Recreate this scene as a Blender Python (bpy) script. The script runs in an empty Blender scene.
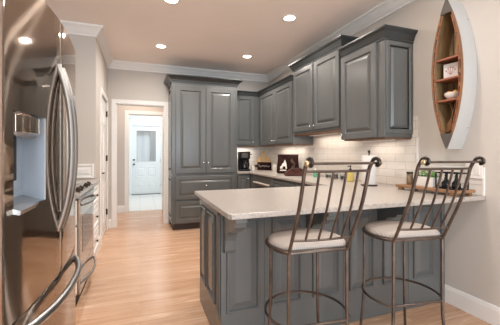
import bpy, bmesh, math, random
from mathutils import Vector, Matrix
random.seed(4)
PI = math.pi
C = bpy.context.scene.collection
S = bpy.context.scene

# ------------------------------------------------------------------ camera
cam_d = bpy.data.cameras.new('camera')
cam = bpy.data.objects.new('camera', cam_d); C.objects.link(cam)
cam_d.sensor_fit = 'HORIZONTAL'; cam_d.sensor_width = 36.0
cam_d.lens = 302.0 / 500.0 * 36.0
cam_d.shift_x = 0.0
cam_d.shift_y = -9.0 / 500.0
cam_d.clip_start = 0.02
cam.location = (0, 0, 1.22)
cam.rotation_euler = (PI/2, 0, -math.radians(20.0))
S.camera = cam

# ------------------------------------------------------------------ world / light / exposure
w = bpy.data.worlds.new('daylight'); S.world = w; w.use_nodes = True
bg = w.node_tree.nodes['Background']
bg.inputs[0].default_value = (0.80, 0.92, 1.0, 1); bg.inputs[1].default_value = 1.0

def area(name, loc, rot, sx, sy, e, col):
    l = bpy.data.lights.new(name, 'AREA'); l.shape = 'RECTANGLE'; l.size = sx; l.size_y = sy
    l.energy = e; l.color = col
    o = bpy.data.objects.new(name, l); C.objects.link(o); o.location = loc; o.rotation_euler = rot
    return o
# daylight coming through the wide window wall behind the camera
area('window_daylight', (0.55, -3.10, 1.35), (PI/2, 0, 0), 3.0, 2.2, 125, (0.76, 0.89, 1.0))
area('mudroom_fill', (0.62, 8.2, 2.55), (0, 0, 0), 0.5, 1.6, 22, (0.92, 0.97, 1.0))  # overhead area light added to brighten the mud room; no window there
area('hall_fill', (0.0, 6.14, 2.60), (0, 0, 0), 0.5, 0.5, 13, (1.0, 0.80, 0.66))  # added fill that warms and brightens the hall walls; no fixture modelled

S.view_settings.view_transform = 'Standard'
S.view_settings.look = 'None'
S.view_settings.gamma = 1.0
S.view_settings.use_curve_mapping = False
S.view_settings.exposure = 0.3
S.cycles.max_bounces = 10; S.cycles.diffuse_bounces = 6; S.cycles.glossy_bounces = 5
S.cycles.transmission_bounces = 6
S.cycles.use_denoising = True
S.cycles.sample_clamp_indirect = 6.0
S.cycles.caustics_reflective = False; S.cycles.caustics_refractive = False
LAMP_W = 13.5
LAMP_COL = (1.0, 0.91, 0.83)

# ------------------------------------------------------------------ materials
def mat(name, col, rough=0.5, metal=0.0, **kw):
    m = bpy.data.materials.new(name); m.use_nodes = True
    nt = m.node_tree; b = nt.nodes['Principled BSDF']
    b.inputs['Base Color'].default_value = (*col, 1)
    b.inputs['Roughness'].default_value = rough
    b.inputs['Metallic'].default_value = metal
    if 'spec' in kw: b.inputs['Specular IOR Level'].default_value = kw['spec']
    if 'trans' in kw: b.inputs['Transmission Weight'].default_value = kw['trans']
    if 'alpha' in kw: b.inputs['Alpha'].default_value = kw['alpha']
    if 'emit' in kw:
        b.inputs['Emission Color'].default_value = (*kw['emit'], 1); b.inputs['Emission Strength'].default_value = kw['es']
    v = kw.get('var', 0.0)
    if v:                                                   # soft tonal variation of the finish
        tc = nt.nodes.new('ShaderNodeTexCoord'); n = nt.nodes.new('ShaderNodeTexNoise')
        mp = nt.nodes.new('ShaderNodeMapping'); mp.inputs['Scale'].default_value = kw.get('vs', (6, 6, 6))
        n.inputs['Scale'].default_value = 1.0; n.inputs['Detail'].default_value = 4
        r = nt.nodes.new('ShaderNodeValToRGB')
        r.color_ramp.elements[0].position = 0.3; r.color_ramp.elements[1].position = 0.7
        c2 = kw.get('col2', tuple(c*(1-v) for c in col))
        r.color_ramp.elements[0].color = (*c2, 1); r.color_ramp.elements[1].color = (*[min(1, c*(1+v*0.4)) for c in col], 1)
        nt.links.new(tc.outputs['Object'], mp.inputs[0]); nt.links.new(mp.outputs[0], n.inputs['Vector'])
        nt.links.new(n.outputs['Fac'], r.inputs[0]); nt.links.new(r.outputs[0], b.inputs['Base Color'])
        if kw.get('bump'):
            bp = nt.nodes.new('ShaderNodeBump'); bp.inputs['Strength'].default_value = kw['bump']; bp.inputs['Distance'].default_value = 0.004
            nt.links.new(n.outputs['Fac'], bp.inputs['Height']); nt.links.new(bp.outputs[0], b.inputs['Normal'])
    return m

M = {}
M['wall'] = mat('wall_paint', (0.60, 0.565, 0.525), 0.85, var=0.03, vs=(2, 2, 2))
M['ceiling'] = mat('ceiling_paint', (0.92, 0.835, 0.785), 0.9, var=0.02, vs=(2, 2, 2))
M['trim'] = mat('white_trim_paint', (0.85, 0.84, 0.82), 0.4, var=0.02)
M['white_wall'] = mat('white_wall_paint', (0.84, 0.86, 0.86), 0.8, var=0.01)
M['white_door'] = mat('white_door_paint', (0.80, 0.83, 0.84), 0.35, var=0.01)
M['cab'] = mat('gray_cabinet_paint', (0.113, 0.118, 0.117), 0.27, var=0.10, vs=(5, 5, 1.2))
M['cab_under'] = mat('cabinet_wood_underside', (0.16, 0.075, 0.035), 0.6, var=0.2)
M['crown_gray'] = mat('gray_cabinet_crown_shaded', (0.040, 0.044, 0.045), 0.35, var=0.1)  # cabinet gray made darker, for the shade on the down-facing cove
M['kick'] = mat('dark_toe_kick', (0.05, 0.035, 0.03), 0.6, var=0.1)
M['steel'] = mat('polished_stainless_steel', (0.54, 0.45, 0.38), 0.05, 1.0, var=0.03, vs=(1, 1, 40))
M['steel_side'] = mat('fridge_side_gray', (0.17, 0.15, 0.14), 0.4, 0.6, var=0.03)
M['handle_steel'] = mat('handle_steel', (0.44, 0.45, 0.455), 0.34, 1.0, var=0.03)
M['nickel'] = mat('nickel_knob', (0.72, 0.68, 0.64), 0.22, 1.0, var=0.02)
M['satin'] = mat('pale_satin_handle', (0.80, 0.74, 0.68), 0.5, 0.6, var=0.02)
M['disp'] = mat('dispenser_gray_plastic', (0.30, 0.34, 0.39), 0.35, 0.3, var=0.03)
M['black'] = mat('black_plastic', (0.010, 0.010, 0.011), 0.55, spec=0.2, var=0.1)
M['black_glass'] = mat('black_glass', (0.01, 0.01, 0.012), 0.06, var=0.05)
M['iron'] = mat('bronzed_iron', (0.145, 0.115, 0.098), 0.32, 0.75, var=0.45, vs=(9, 9, 14))
M['dark_iron'] = mat('dark_scroll_iron', (0.06, 0.048, 0.042), 0.30, 0.8, var=0.3, vs=(20, 20, 20))
M['brass'] = mat('aged_brass', (0.62, 0.48, 0.30), 0.3, 0.9, var=0.2, vs=(20, 20, 20))
M['bronze'] = mat('oil_rubbed_bronze', (0.06, 0.045, 0.035), 0.4, 0.7, var=0.1)
M['board_wood'] = mat('light_maple', (0.55, 0.36, 0.17), 0.55, var=0.25, vs=(30, 4, 4))
M['tray_wood'] = mat('tray_walnut', (0.30, 0.155, 0.075), 0.5, var=0.35, vs=(20, 4, 20))
M['boat_wood'] = mat('boat_cedar', (0.25, 0.115, 0.05), 0.5, var=0.35, vs=(25, 25, 4))
M['boat_olive'] = mat('boat_inner_planks', (0.30, 0.205, 0.10), 0.55, var=0.4, vs=(30, 30, 3))
M['boat_shelf'] = mat('boat_shelf_mahogany', (0.30, 0.105, 0.055), 0.4, var=0.25, vs=(20, 4, 20))
M['boat_hull'] = mat('boat_hull_white', (0.50, 0.505, 0.50), 0.45, var=0.02)
M['boat_tip'] = mat('boat_tip_dark', (0.10, 0.085, 0.075), 0.5, var=0.15)
M['dark_brown'] = mat('dark_brown_cloth', (0.026, 0.010, 0.009), 0.85, spec=0.12, var=0.3, vs=(15, 15, 15))
M['leather'] = mat('red_brown_leather', (0.075, 0.024, 0.017), 0.6, spec=0.2, var=0.3, vs=(15, 15, 15))
M['cream'] = mat('cream_ink', (0.75, 0.70, 0.66), 0.7, var=0.05)
M['paper'] = mat('white_paper', (0.70, 0.68, 0.65), 0.9, var=0.03, vs=(40, 40, 40))
M['white_plastic'] = mat('white_plastic', (0.80, 0.78, 0.75), 0.35, var=0.02)
M['ceramic'] = mat('white_ceramic', (0.80, 0.775, 0.74), 0.3, var=0.03)
M['yellow'] = mat('yellow_soap', (0.66, 0.54, 0.16), 0.2, var=0.1)
M['green_p'] = mat('green_bottle', (0.10, 0.42, 0.25), 0.3, var=0.1)
M['leaf'] = mat('herb_leaf', (0.16, 0.40, 0.06), 0.5, var=0.5, vs=(60, 60, 60))
M['jar'] = mat('brown_spice', (0.26, 0.17, 0.10), 0.5, var=0.4, vs=(60, 60, 60))
M['glass'] = mat('clear_glass', (0.95, 0.97, 0.97), 0.03, trans=1.0)
M['frost'] = mat('frosted_salt', (0.75, 0.74, 0.72), 0.5, var=0.15, vs=(90, 90, 90))
M['orange'] = mat('orange_fruit', (0.65, 0.30, 0.07), 0.5, var=0.2, vs=(40, 40, 40))
M['soil'] = mat('dark_soil', (0.03, 0.02, 0.015), 0.9, var=0.3, vs=(80, 80, 80))
M['bulb'] = mat('recessed_lamp_lens', (1, 1, 1), 0.5, emit=(1.0, 0.93, 0.84), es=7.0)
M['bulb_off'] = M['bulb']

def brushed(m, fac):                                        # brushed metal: a sharp mirror mixed with a streaky anisotropic gloss
    nt = m.node_tree; b = nt.nodes['Principled BSDF']; out = nt.nodes['Material Output']
    g = nt.nodes.new('ShaderNodeBsdfAnisotropic'); g.inputs['Color'].default_value = b.inputs['Base Color'].default_value
    g.inputs['Roughness'].default_value = 0.30; g.inputs['Anisotropy'].default_value = 0.92; g.inputs['Rotation'].default_value = 0.0
    t = nt.nodes.new('ShaderNodeTangent'); t.direction_type = 'RADIAL'; t.axis = 'Z'
    mx = nt.nodes.new('ShaderNodeMixShader'); mx.inputs[0].default_value = fac
    nt.links.new(t.outputs[0], g.inputs['Tangent'])
    nt.links.new(b.outputs[0], mx.inputs[1]); nt.links.new(g.outputs[0], mx.inputs[2]); nt.links.new(mx.outputs[0], out.inputs['Surface'])
brushed(M['steel'], 0.30)
def nodes_of(m): return m.node_tree.nodes, m.node_tree.links
def floor_material():
    m = mat('oak_floor', (0.45, 0.25, 0.13), 0.24); n, l = nodes_of(m); b = n['Principled BSDF']
    tc = n.new('ShaderNodeTexCoord')
    br = n.new('ShaderNodeTexBrick'); br.offset = 0.37; br.offset_frequency = 2; br.squash = 1.0
    br.inputs['Scale'].default_value = 1.0; br.inputs['Brick Width'].default_value = 1.15; br.inputs['Row Height'].default_value = 0.083
    br.inputs['Mortar Size'].default_value = 0.0011; br.inputs['Mortar Smooth'].default_value = 0.2
    br.inputs['Bias'].default_value = -0.1
    br.inputs['Color1'].default_value = (0.72, 0.51, 0.365, 1); br.inputs['Color2'].default_value = (0.60, 0.385, 0.25, 1)
    br.inputs['Mortar'].default_value = (0.36, 0.20, 0.11, 1)
    l.new(tc.outputs['Object'], br.inputs['Vector'])
    mp = n.new('ShaderNodeMapping'); mp.inputs['Scale'].default_value = (1.6, 26, 1)
    nz = n.new('ShaderNodeTexNoise'); nz.inputs['Scale'].default_value = 1.0; nz.inputs['Detail'].default_value = 7; nz.inputs['Roughness'].default_value = 0.65
    nz.inputs['Distortion'].default_value = 1.2
    l.new(tc.outputs['Object'], mp.inputs[0]); l.new(mp.outputs[0], nz.inputs['Vector'])
    r = n.new('ShaderNodeValToRGB'); r.color_ramp.elements[0].position = 0.28; r.color_ramp.elements[1].position = 0.72
    r.color_ramp.elements[0].color = (0.74, 0.62, 0.52, 1); r.color_ramp.elements[1].color = (1.06, 1.05, 1.04, 1)
    l.new(nz.outputs['Fac'], r.inputs[0])
    mx = n.new('ShaderNodeMix'); mx.data_type = 'RGBA'; mx.blend_type = 'MULTIPLY'; mx.inputs[0].default_value = 1.0
    l.new(br.outputs['Color'], mx.inputs[6]); l.new(r.outputs[0], mx.inputs[7]); l.new(mx.outputs[2], b.inputs['Base Color'])
    rr = n.new('ShaderNodeMapRange'); rr.inputs[3].default_value = 0.17; rr.inputs[4].default_value = 0.34
    l.new(nz.outputs['Fac'], rr.inputs[0]); l.new(rr.outputs[0], b.inputs['Roughness'])
    bp = n.new('ShaderNodeBump'); bp.inputs['Strength'].default_value = 0.15; bp.inputs['Distance'].default_value = 0.002; bp.invert = True
    l.new(br.outputs['Fac'], bp.inputs['Height']); l.new(bp.outputs[0], b.inputs['Normal'])
    return m
M['floor'] = floor_material()

def tile_material(name, axes, bw, rh, c1, c2, mortar, ms, rough, off=0.5):
    m = mat(name, c1, rough); n, l = nodes_of(m); b = n['Principled BSDF']
    tc = n.new('ShaderNodeTexCoord'); sx = n.new('ShaderNodeSeparateXYZ'); cx = n.new('ShaderNodeCombineXYZ')
    l.new(tc.outputs['Object'], sx.inputs[0])
    l.new(sx.outputs[axes[0]], cx.inputs[0]); l.new(sx.outputs[axes[1]], cx.inputs[1])
    br = n.new('ShaderNodeTexBrick'); br.offset = off
    br.inputs['Scale'].default_value = 1.0; br.inputs['Brick Width'].default_value = bw; br.inputs['Row Height'].default_value = rh
    br.inputs['Mortar Size'].default_value = ms; br.inputs['Mortar Smooth'].default_value = 0.3
    br.inputs['Color1'].default_value = (*c1, 1); br.inputs['Color2'].default_value = (*c2, 1); br.inputs['Mortar'].default_value = (*mortar, 1)
    l.new(cx.outputs[0], br.inputs['Vector']); l.new(br.outputs['Color'], b.inputs['Base Color'])
    bp = n.new('ShaderNodeBump'); bp.invert = True; bp.inputs['Strength'].default_value = 0.5; bp.inputs['Distance'].default_value = 0.002
    l.new(br.outputs['Fac'], bp.inputs['Height']); l.new(bp.outputs[0], b.inputs['Normal'])
    return m
TC1, TC2, TM = (0.78, 0.735, 0.685), (0.73, 0.685, 0.635), (0.50, 0.455, 0.41)
M['tile_r'] = tile_material('subway_tile_side', (1, 2), 0.23, 0.076, TC1, TC2, TM, 0.002, 0.22)
M['tile_b'] = tile_material('subway_tile_back', (0, 2), 0.23, 0.076, TC1, TC2, TM, 0.002, 0.22)
M['floor_tile'] = tile_material('mudroom_floor_tile', (0, 1), 0.33, 1.2, (0.72, 0.72, 0.70), (0.70, 0.70, 0.685), (0.5, 0.5, 0.48), 0.006, 0.3, 0.0)

def quartz():
    m = mat('speckled_quartz', (0.66, 0.58, 0.52), 0.28); n, l = nodes_of(m); b = n['Principled BSDF']
    tc = n.new('ShaderNodeTexCoord')
    v = n.new('ShaderNodeTexNoise'); v.inputs['Scale'].default_value = 80; v.inputs['Detail'].default_value = 5; v.inputs['Roughness'].default_value = 0.75
    l.new(tc.outputs['Object'], v.inputs['Vector'])
    r = n.new('ShaderNodeValToRGB'); e = r.color_ramp.elements
    e[0].position = 0.33; e[0].color = (0.20, 0.165, 0.14, 1); e[1].position = 0.68; e[1].color = (0.49, 0.455, 0.425, 1)
    x = r.color_ramp.elements.new(0.45); x.color = (0.40, 0.36, 0.325, 1)
    l.new(v.outputs['Fac'], r.inputs[0]); l.new(r.outputs[0], b.inputs['Base Color'])
    return m
M['quartz'] = quartz()
def seat_fabric():
    m = mat('striped_seat_fabric', (0.6, 0.55, 0.5), 0.9); n, l = nodes_of(m); b = n['Principled BSDF']
    tc = n.new('ShaderNodeTexCoord'); wv = n.new('ShaderNodeTexWave'); wv.bands_direction = 'X'
    wv.inputs['Scale'].default_value = 30.0; wv.inputs['Distortion'].default_value = 0.3
    l.new(tc.outputs['Object'], wv.inputs['Vector'])
    r = n.new('ShaderNodeValToRGB'); r.color_ramp.elements[0].position = 0.1; r.color_ramp.elements[1].position = 0.45
    r.color_ramp.elements[0].color = (0.33, 0.29, 0.26, 1); r.color_ramp.elements[1].color = (0.50, 0.45, 0.41, 1)
    l.new(wv.outputs['Fac'], r.inputs[0]); l.new(r.outputs[0], b.inputs['Base Color'])
    return m
M['seat'] = seat_fabric()

# ------------------------------------------------------------------ mesh helpers
def B(): return bmesh.new()
def box(bm, x0, x1, y0, y1, z0, z1, bev=0.0):
    vs = [bm.verts.new((x, y, z)) for x in (x0, x1) for y in (y0, y1) for z in (z0, z1)]
    fs = [bm.faces.new([vs[i] for i in q]) for q in ((0,1,3,2),(4,6,7,5),(0,4,5,1),(2,3,7,6),(0,2,6,4),(1,5,7,3))]
    if bev:
        es = list({e for f in fs for e in f.edges})
        bmesh.ops.bevel(bm, geom=es, offset=bev, segments=2, affect='EDGES', profile=0.5)
    return bm
def loft(bm, rings, closed=True, caps=True):
    R = [[bm.verts.new(p) for p in ring] for ring in rings]
    n = len(R[0])
    for a, b in zip(R, R[1:]):
        for i in range(n if closed else n-1):
            j = (i+1) % n
            bm.faces.new((a[i], a[j], b[j], b[i]))
    if caps and closed:
        bm.faces.new(list(reversed(R[0]))); bm.faces.new(R[-1])
    return bm
def smooth_path(pts, k=6):
    P = [Vector(p) for p in pts]; out = []
    for i in range(len(P)-1):
        p0 = P[max(i-1, 0)]; p1 = P[i]; p2 = P[i+1]; p3 = P[min(i+2, len(P)-1)]
        for s in range(k):
            t = s/k
            out.append(0.5*((2*p1) + (p2-p0)*t + (2*p0-5*p1+4*p2-p3)*t*t + (3*p1-p0-3*p2+p3)*t**3))
    out.append(P[-1]); return out
def tube(bm, pts, r, n=10, closed=False, squash=None):
    P = [Vector(p) for p in pts]; rs = r if isinstance(r, (list, tuple)) else [r]*len(P)
    rings = []; up = None; m = len(P)
    for i, p in enumerate(P):
        if closed: t = (P[(i+1) % m]-P[i-1]).normalized()
        else: t = (P[min(i+1, m-1)]-P[max(i-1, 0)]).normalized()
        if up is None: up = t.orthogonal().normalized()
        up = (up - t*up.dot(t)).normalized(); s = t.cross(up)
        rings.append([p + (up*math.cos(a)+s*math.sin(a))*rs[i] for a in [2*PI*k/n for k in range(n)]])
    if closed: loft(bm, rings + [rings[0]], caps=False); bmesh.ops.remove_doubles(bm, verts=bm.verts, dist=1e-6)
    else: loft(bm, rings)
    return bm
def lathe(bm, prof, c=(0,0,0), n=20, axis='z'):
    rings = []
    for r, h in prof:
        r = max(r, 1e-4); ring = []
        for k in range(n):
            a = 2*PI*k/n; x, y = r*math.cos(a), r*math.sin(a)
            p = {'z': (x, y, h), 'y': (x, h, -y), 'x': (h, x, y)}[axis]
            ring.append((p[0]+c[0], p[1]+c[1], p[2]+c[2]))
        rings.append(ring)
    return loft(bm, rings)
def sphere(bm, c, r, n=12):
    rr = r if isinstance(r, (tuple, list)) else (r, r, r)
    bmesh.ops.create_uvsphere(bm, u_segments=n, v_segments=max(6, n//2+2), radius=1.0,
        matrix=Matrix.Translation(c) @ Matrix.Diagonal((*rr, 1)))
    return bm
def prism(bm, poly, f, t0, t1):
    """poly 2D points, f(a,b,t) -> 3D; extruded from t0 to t1"""
    loft(bm, [[f(a, b, t0) for a, b in poly], [f(a, b, t1) for a, b in poly]]); return bm
def sweep(bm, path, prof, side=1):
    """mitred sweep of profile (distance out of the wall, z) along an XY polyline; side=1: out is to the right of travel"""
    P = [Vector((p[0], p[1])) for p in path]; rings = []
    nrm = []
    for a, b in zip(P, P[1:]):
        d = (b-a).normalized(); nrm.append(Vector((d.y, -d.x))*side)
    for i, p in enumerate(P):
        if i == 0: m = nrm[0]
        elif i == len(P)-1: m = nrm[-1]
        else:
            m = nrm[i-1]+nrm[i]; m = m/(m.dot(nrm[i]))
        rings.append([(p.x+m.x*d, p.y+m.y*d, z) for d, z in prof])
    return loft(bm, rings)
def panel(bm, o, u, n, w, h, t=0.02, fw=0.055, raised=True):
    """raised-panel slab: o lower-left-back corner, u along width, n outward, z up"""
    o = Vector(o); u = Vector(u); n = Vector(n); z = Vector((0, 0, 1))
    if raised:
        L = [(0, 0), (0, t-0.005), (0.005, t), (fw, t), (fw+0.005, t-0.004), (fw+0.009, t-0.013), (fw+0.016, t-0.013), (fw+0.042, t-0.001), (fw+0.045, t)]
        mx = min(w, h)/2 - 0.004
        L = [(min(i, mx), d) for i, d in L]
    else:
        L = [(0, 0), (0, t-0.004), (0.004, t)]
    rings = [[o + u*a + z*b + n*d for a, b in ((i, i), (w-i, i), (w-i, h-i), (i, h-i))] for i, d in L]
    loft(bm, rings); return bm
def knob(bm, p, n, r=0.014):
    p = Vector(p); n = Vector(n)
    ax = n.orthogonal().normalized(); ay = n.cross(ax)
    prof = [(0.006, 0), (0.006, 0.010), (r*0.7, 0.013), (r, 0.019), (r*0.85, 0.025), (0.0005, 0.028)]
    loft(bm, [[p + n*h + (ax*math.cos(a)+ay*math.sin(a))*q for a in [2*PI*k/12 for k in range(12)]] for q, h in prof]); return bm

def finish(name, bm, m, parent=None, off=None, smooth=False, loc=None):
    bmesh.ops.recalc_face_normals(bm, faces=bm.faces)
    if off is not None: bmesh.ops.translate(bm, verts=bm.verts, vec=-Vector(off))
    me = bpy.data.meshes.new(name); bm.to_mesh(me); bm.free()
    o = bpy.data.objects.new(name, me); C.objects.link(o)
    for x in (m if isinstance(m, (list, tuple)) else [m]): me.materials.append(x)
    if smooth:
        for p in me.polygons: p.use_smooth = True
        me.set_sharp_from_angle(angle=math.radians(40))
    if parent is not None: o.parent = parent
    if loc is not None: o.location = loc
    return o
def thing(name, label, cat, loc=(0,0,0), rz=0.0, group=None):
    o = bpy.data.objects.new(name, None); C.objects.link(o); o.empty_display_size = 0.1
    o.location = loc; o.rotation_euler = (0, 0, rz); o['label'] = label; o['category'] = cat
    if group: o['group'] = group
    return o
def tag(o, label, cat, group=None):
    o['label'] = label; o['category'] = cat
    if group: o['group'] = group
    return o
def struct(name, bm, m, parent=None, **k):
    o = finish(name, bm, m, parent, **k)
    if parent is None: o['kind'] = 'structure'
    return o
def copy_tree(o, parent=None):
    c = o.copy(); C.objects.link(c); c.parent = parent
    for ch in list(o.children): copy_tree(ch, c)
    return c

# ------------------------------------------------------------------ room
XR, YB, XL, XI, YE, H = 2.37, 5.46, -1.10, -0.50, 4.05, 2.74
YR = -3.2
struct('floor', box(B(), -2.6, 2.6, YR-0.1, 6.86, -0.05, 0), M['floor'])
struct('floor_mudroom', box(B(), -2.6, 2.6, 6.86, 9.75, -0.05, 0.0), M['floor_tile'])
struct('ceiling', box(B(), -2.6, 2.6, YR-0.1, 9.75, H, H+0.06), M['ceiling'])
struct('wall_right', box(B(), XR, XR+0.12, YR, YB+0.12, 0, H), M['wall'])
struct('wall_left', box(B(), XL-0.12, XL, YR, YE, 0, H), M['wall'])
DX0, DX1, DH = -0.375, 0.40, 2.05
bm = B(); box(bm, XI-0.12, DX0, YB, YB+0.12, 0, H); box(bm, DX1, XR, YB, YB+0.12, 0, H); box(bm, DX0, DX1, YB, YB+0.12, DH, H)
struct('wall_back', bm, M['wall'])
# wall block left of the doorway, holding a white door
LY0, LY1 = 4.50, 5.30
bm = B(); box(bm, XL-0.12, XI, YE, YE+0.12, 0, H); box(bm, XI-0.12, XI, YE+0.12, LY0, 0, H)
box(bm, XI-0.12, XI, LY1, YB, 0, H); box(bm, XI-0.12, XI, LY0, LY1, 2.04, H)
struct('wall_inner', bm, M['wall'])
# rear wall with a wide window
bm = B(); WX0, WX1, WZ0, WZ1 = -0.85, 2.25, 0.25, 2.45
box(bm, XL-0.12, WX0, YR-0.12, YR, 0, H); box(bm, WX1, XR+0.12, YR-0.12, YR, 0, H)
box(bm, WX0, WX1, YR-0.12, YR, 0, WZ0); box(bm, WX0, WX1, YR-0.12, YR, WZ1, H)
struct('wall_rear', bm, M['wall'])
bm = B()
for x in (WX0, WX0+1.02, WX0+2.04, WX1-0.05): box(bm, x, x+0.05, YR-0.08, YR-0.03, WZ0, WZ1)
box(bm, WX0, WX1, YR-0.08, YR-0.03, WZ0, WZ0+0.05); box(bm, WX0, WX1, YR-0.08, YR-0.03, WZ1-0.05, WZ1)
struct('window_1', bm, M['trim'])
# hall and mud room behind the doorway
bm = B(); box(bm, -2.6, -2.5, YB, 9.75, 0, H); struct('wall_hall_left', bm, M['wall'])
struct('wall_hall_right', box(B(), 2.5, 2.6, YB, 9.75, 0, H), M['wall'])
HX0, HX1, YH = -0.235, 0.46, 6.80
bm = B(); box(bm, -2.5, HX0, YH, YH+0.12, 0, H); box(bm, HX1, 2.5, YH, YH+0.12, 0, H); box(bm, HX0, HX1, YH, YH+0.12, 2.05, H)
struct('wall_hall', bm, M['wall'])
struct('wall_mudroom_left', box(B(), -0.50, -0.40, YH+0.12, 9.6, 0, H), M['white_wall'])
struct('wall_mudroom_right', box(B(), 0.86, 0.96, YH+0.12, 9.6, 0, H), M['white_wall'])
FX0, FX1, YF = -0.235, 0.585, 9.55
bm = B(); box(bm, -0.5, FX0, YF, YF+0.12, 0, H); box(bm, FX1, 0.96, YF, YF+0.12, 0, H); box(bm, FX0, FX1, YF, YF+0.12, 2.04, H)
struct('wall_far', bm, M['white_wall'])

# crown moulding round the room
CP = [(0, H-0.12), (0.012, H-0.12), (0.016, H-0.10), (0.03, H-0.085), (0.052, H-0.05), (0.072, H-0.028), (0.085, H-0.022), (0.092, H-0.001), (0, H-0.001)]
struct('trim_1', sweep(B(), [(XL, YR), (XL, YE), (XI, YE), (XI, YB), (XR, YB), (XR, YR)], CP), M['trim'])
# casings
def casing(y, x0, x1, h, d=-1, wd=0.068, t=0.018):
    bm = B(); a, b = (y-t, y) if d < 0 else (y, y+t)
    box(bm, x0-wd, x0, a, b, 0, h+wd, 0.003); box(bm, x1, x1+wd, a, b, 0, h+wd, 0.003); box(bm, x0, x1, a, b, h, h+wd, 0.003)
    return bm
bm = casing(YB, DX0, DX1, DH)
box(bm, DX0, DX0+0.012, YB, YB+0.12, 0, DH); box(bm, DX1-0.012, DX1, YB, YB+0.12, 0, DH); box(bm, DX0, DX1, YB, YB+0.12, DH-0.012, DH)
struct('trim_2', bm, M['trim'])
bm = casing(YH, HX0, HX1, 2.05)
box(bm, HX0, HX0+0.012, YH, YH+0.12, 0, 2.05); box(bm, HX1-0.012, HX1, YH, YH+0.12, 0, 2.05); box(bm, HX0, HX1, YH, YH+0.12, 2.038, 2.05)
struct('trim_3', bm, M['trim'])
struct('trim_4', casing(YF, FX0, FX1, 2.04), M['white_door'])
bm = B()
for y0, y1, z0, z1 in ((LY0-0.068, LY0, 0, 2.11), (LY1, LY1+0.068, 0, 2.11), (LY0, LY1, 2.04, 2.11)): box(bm, XI, XI+0.018, y0, y1, z0, z1, 0.003)
struct('trim_5', bm, M['trim'])
# baseboards
BP = [(0, 0), (0.014, 0), (0.014, 0.11), (0.011, 0.12), (0.008, 0.133), (0.004, 0.14), (0, 0.14)]
struct('baseboard_right', sweep(B(), [(XR, 1.797), (XR, YR)], BP), M['trim'])
struct('baseboard_back', sweep(B(), [(XI, LY1+0.07), (XI, YB), (DX0-0.07, YB)], BP), M['trim'])
struct('baseboard_inner', sweep(B(), [(-0.545, YE), (XI, YE), (XI, LY0-0.07)], BP), M['trim'])
struct('baseboard_left', sweep(B(), [(XL, YR), (XL, 0.98)], BP), M['trim'])
struct('baseboard_hall', sweep(B(), [(-2.5, YH), (HX0-0.07, YH)], BP), M['trim'])

# door in the left wall block
bm = B()
o_door = struct('door_1', box(B(), XI-0.045, XI-0.012, LY0+0.003, LY1-0.003, 0.008, 2.035), M['trim'])
bm = B()
for y0, y1 in ((LY0+0.11, LY0+0.36), (LY0+0.44, LY0+0.69)):
    for z0, z1 in ((0.22, 0.80), (0.93, 1.55), (1.65, 1.90)):
        panel(bm, (XI-0.013, y0, z0), (0, 1, 0), (1, 0, 0), y1-y0, z1-z0, 0.010, 0.012)
finish('door_panel', bm, M['trim'], o_door)
bm = B(); lathe(bm, [(0.026, 0), (0.026, 0.008), (0.010, 0.012), (0.010, 0.045), (0.0, 0.046)], (XI-0.012, LY0+0.065, 0.95), 14, 'x')
tube(bm, [(XI+0.03, LY0+0.065, 0.95), (XI+0.033, LY0+0.12, 0.952), (XI+0.03, LY0+0.175, 0.945)], [0.009, 0.008, 0.007])
finish('door_handle', bm, M['bronze'], o_door, smooth=True)
for z in (0.25, 1.10, 1.80):
    bm = B(); lathe(bm, [(0.008, 0), (0.008, 0.09)], (XI+0.006, LY1-0.003, z), 10); box(bm, XI-0.014, XI+0.001, LY1-0.03, LY1+0.001, z, z+0.09)
    finish('hinge', bm, M['bronze'], o_door)

# far half-glazed door
y0 = YF+0.03
bm = B(); W = FX1-FX0; gx0, gx1, gz0, gz1 = FX0+0.135, FX1-0.135, 0.98, 1.90
for a, b, c, d in ((FX0+0.004, gx0, 0.012, 2.035), (gx1, FX1-0.004, 0.012, 2.035), (gx0, gx1, 0.012, gz0), (gx0, gx1, gz1, 2.035)):
    box(bm, a, b, y0, y0+0.045, c, d)
for a, b in ((gx0-0.03, gx0), (gx1, gx1+0.03)): box(bm, a, b, y0-0.012, y0, gz0-0.03, gz1+0.03)
for a, b in ((gz0-0.03, gz0), (gz1, gz1+0.03)): box(bm, gx0, gx1, y0-0.012, y0, a, b)
far = struct('door_2', bm, M['white_door'])
for x in (FX0+0.13, FX0+0.435):
    for z, h in ((0.18, 0.22), (0.52, 0.30)):
        finish('door_panel', panel(B(), (x, y0+0.001, z), (1, 0, 0), (0, -1, 0), 0.255, h, 0.012, 0.014), M['white_door'], far)
M['pane'] = mat('door_pane', (0.36, 0.37, 0.37), 0.05, var=0.25, vs=(9, 1, 0.6))
finish('door_pane', box(B(), gx0, gx1, y0+0.018, y0+0.026, gz0, gz1), M['pane'], far)
bm = B(); lathe(bm, [(0.028, 0), (0.028, -0.008), (0.012, -0.014), (0.012, -0.04), (0.027, -0.05), (0.027, -0.07), (0.0, -0.075)], (FX0+0.065, y0, 0.90), 14, 'y')
finish('door_knob', bm, M['bronze'], far, smooth=True)
bm = B(); lathe(bm, [(0.027, 0), (0.027, -0.015), (0.0, -0.018)], (FX0+0.065, y0, 1.03), 14, 'y'); finish('deadbolt', bm, M['bronze'], far, smooth=True)
for z in (0.2, 0.95, 1.75): finish('hinge', box(B(), FX1-0.014, FX1+0.004, y0-0.006, y0+0.002, z, z+0.1), M['nickel'], far)
struct('trim_6', box(B(), FX0, FX1, YF-0.01, YF+0.09, 0, 0.012), M['bronze'])

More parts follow.
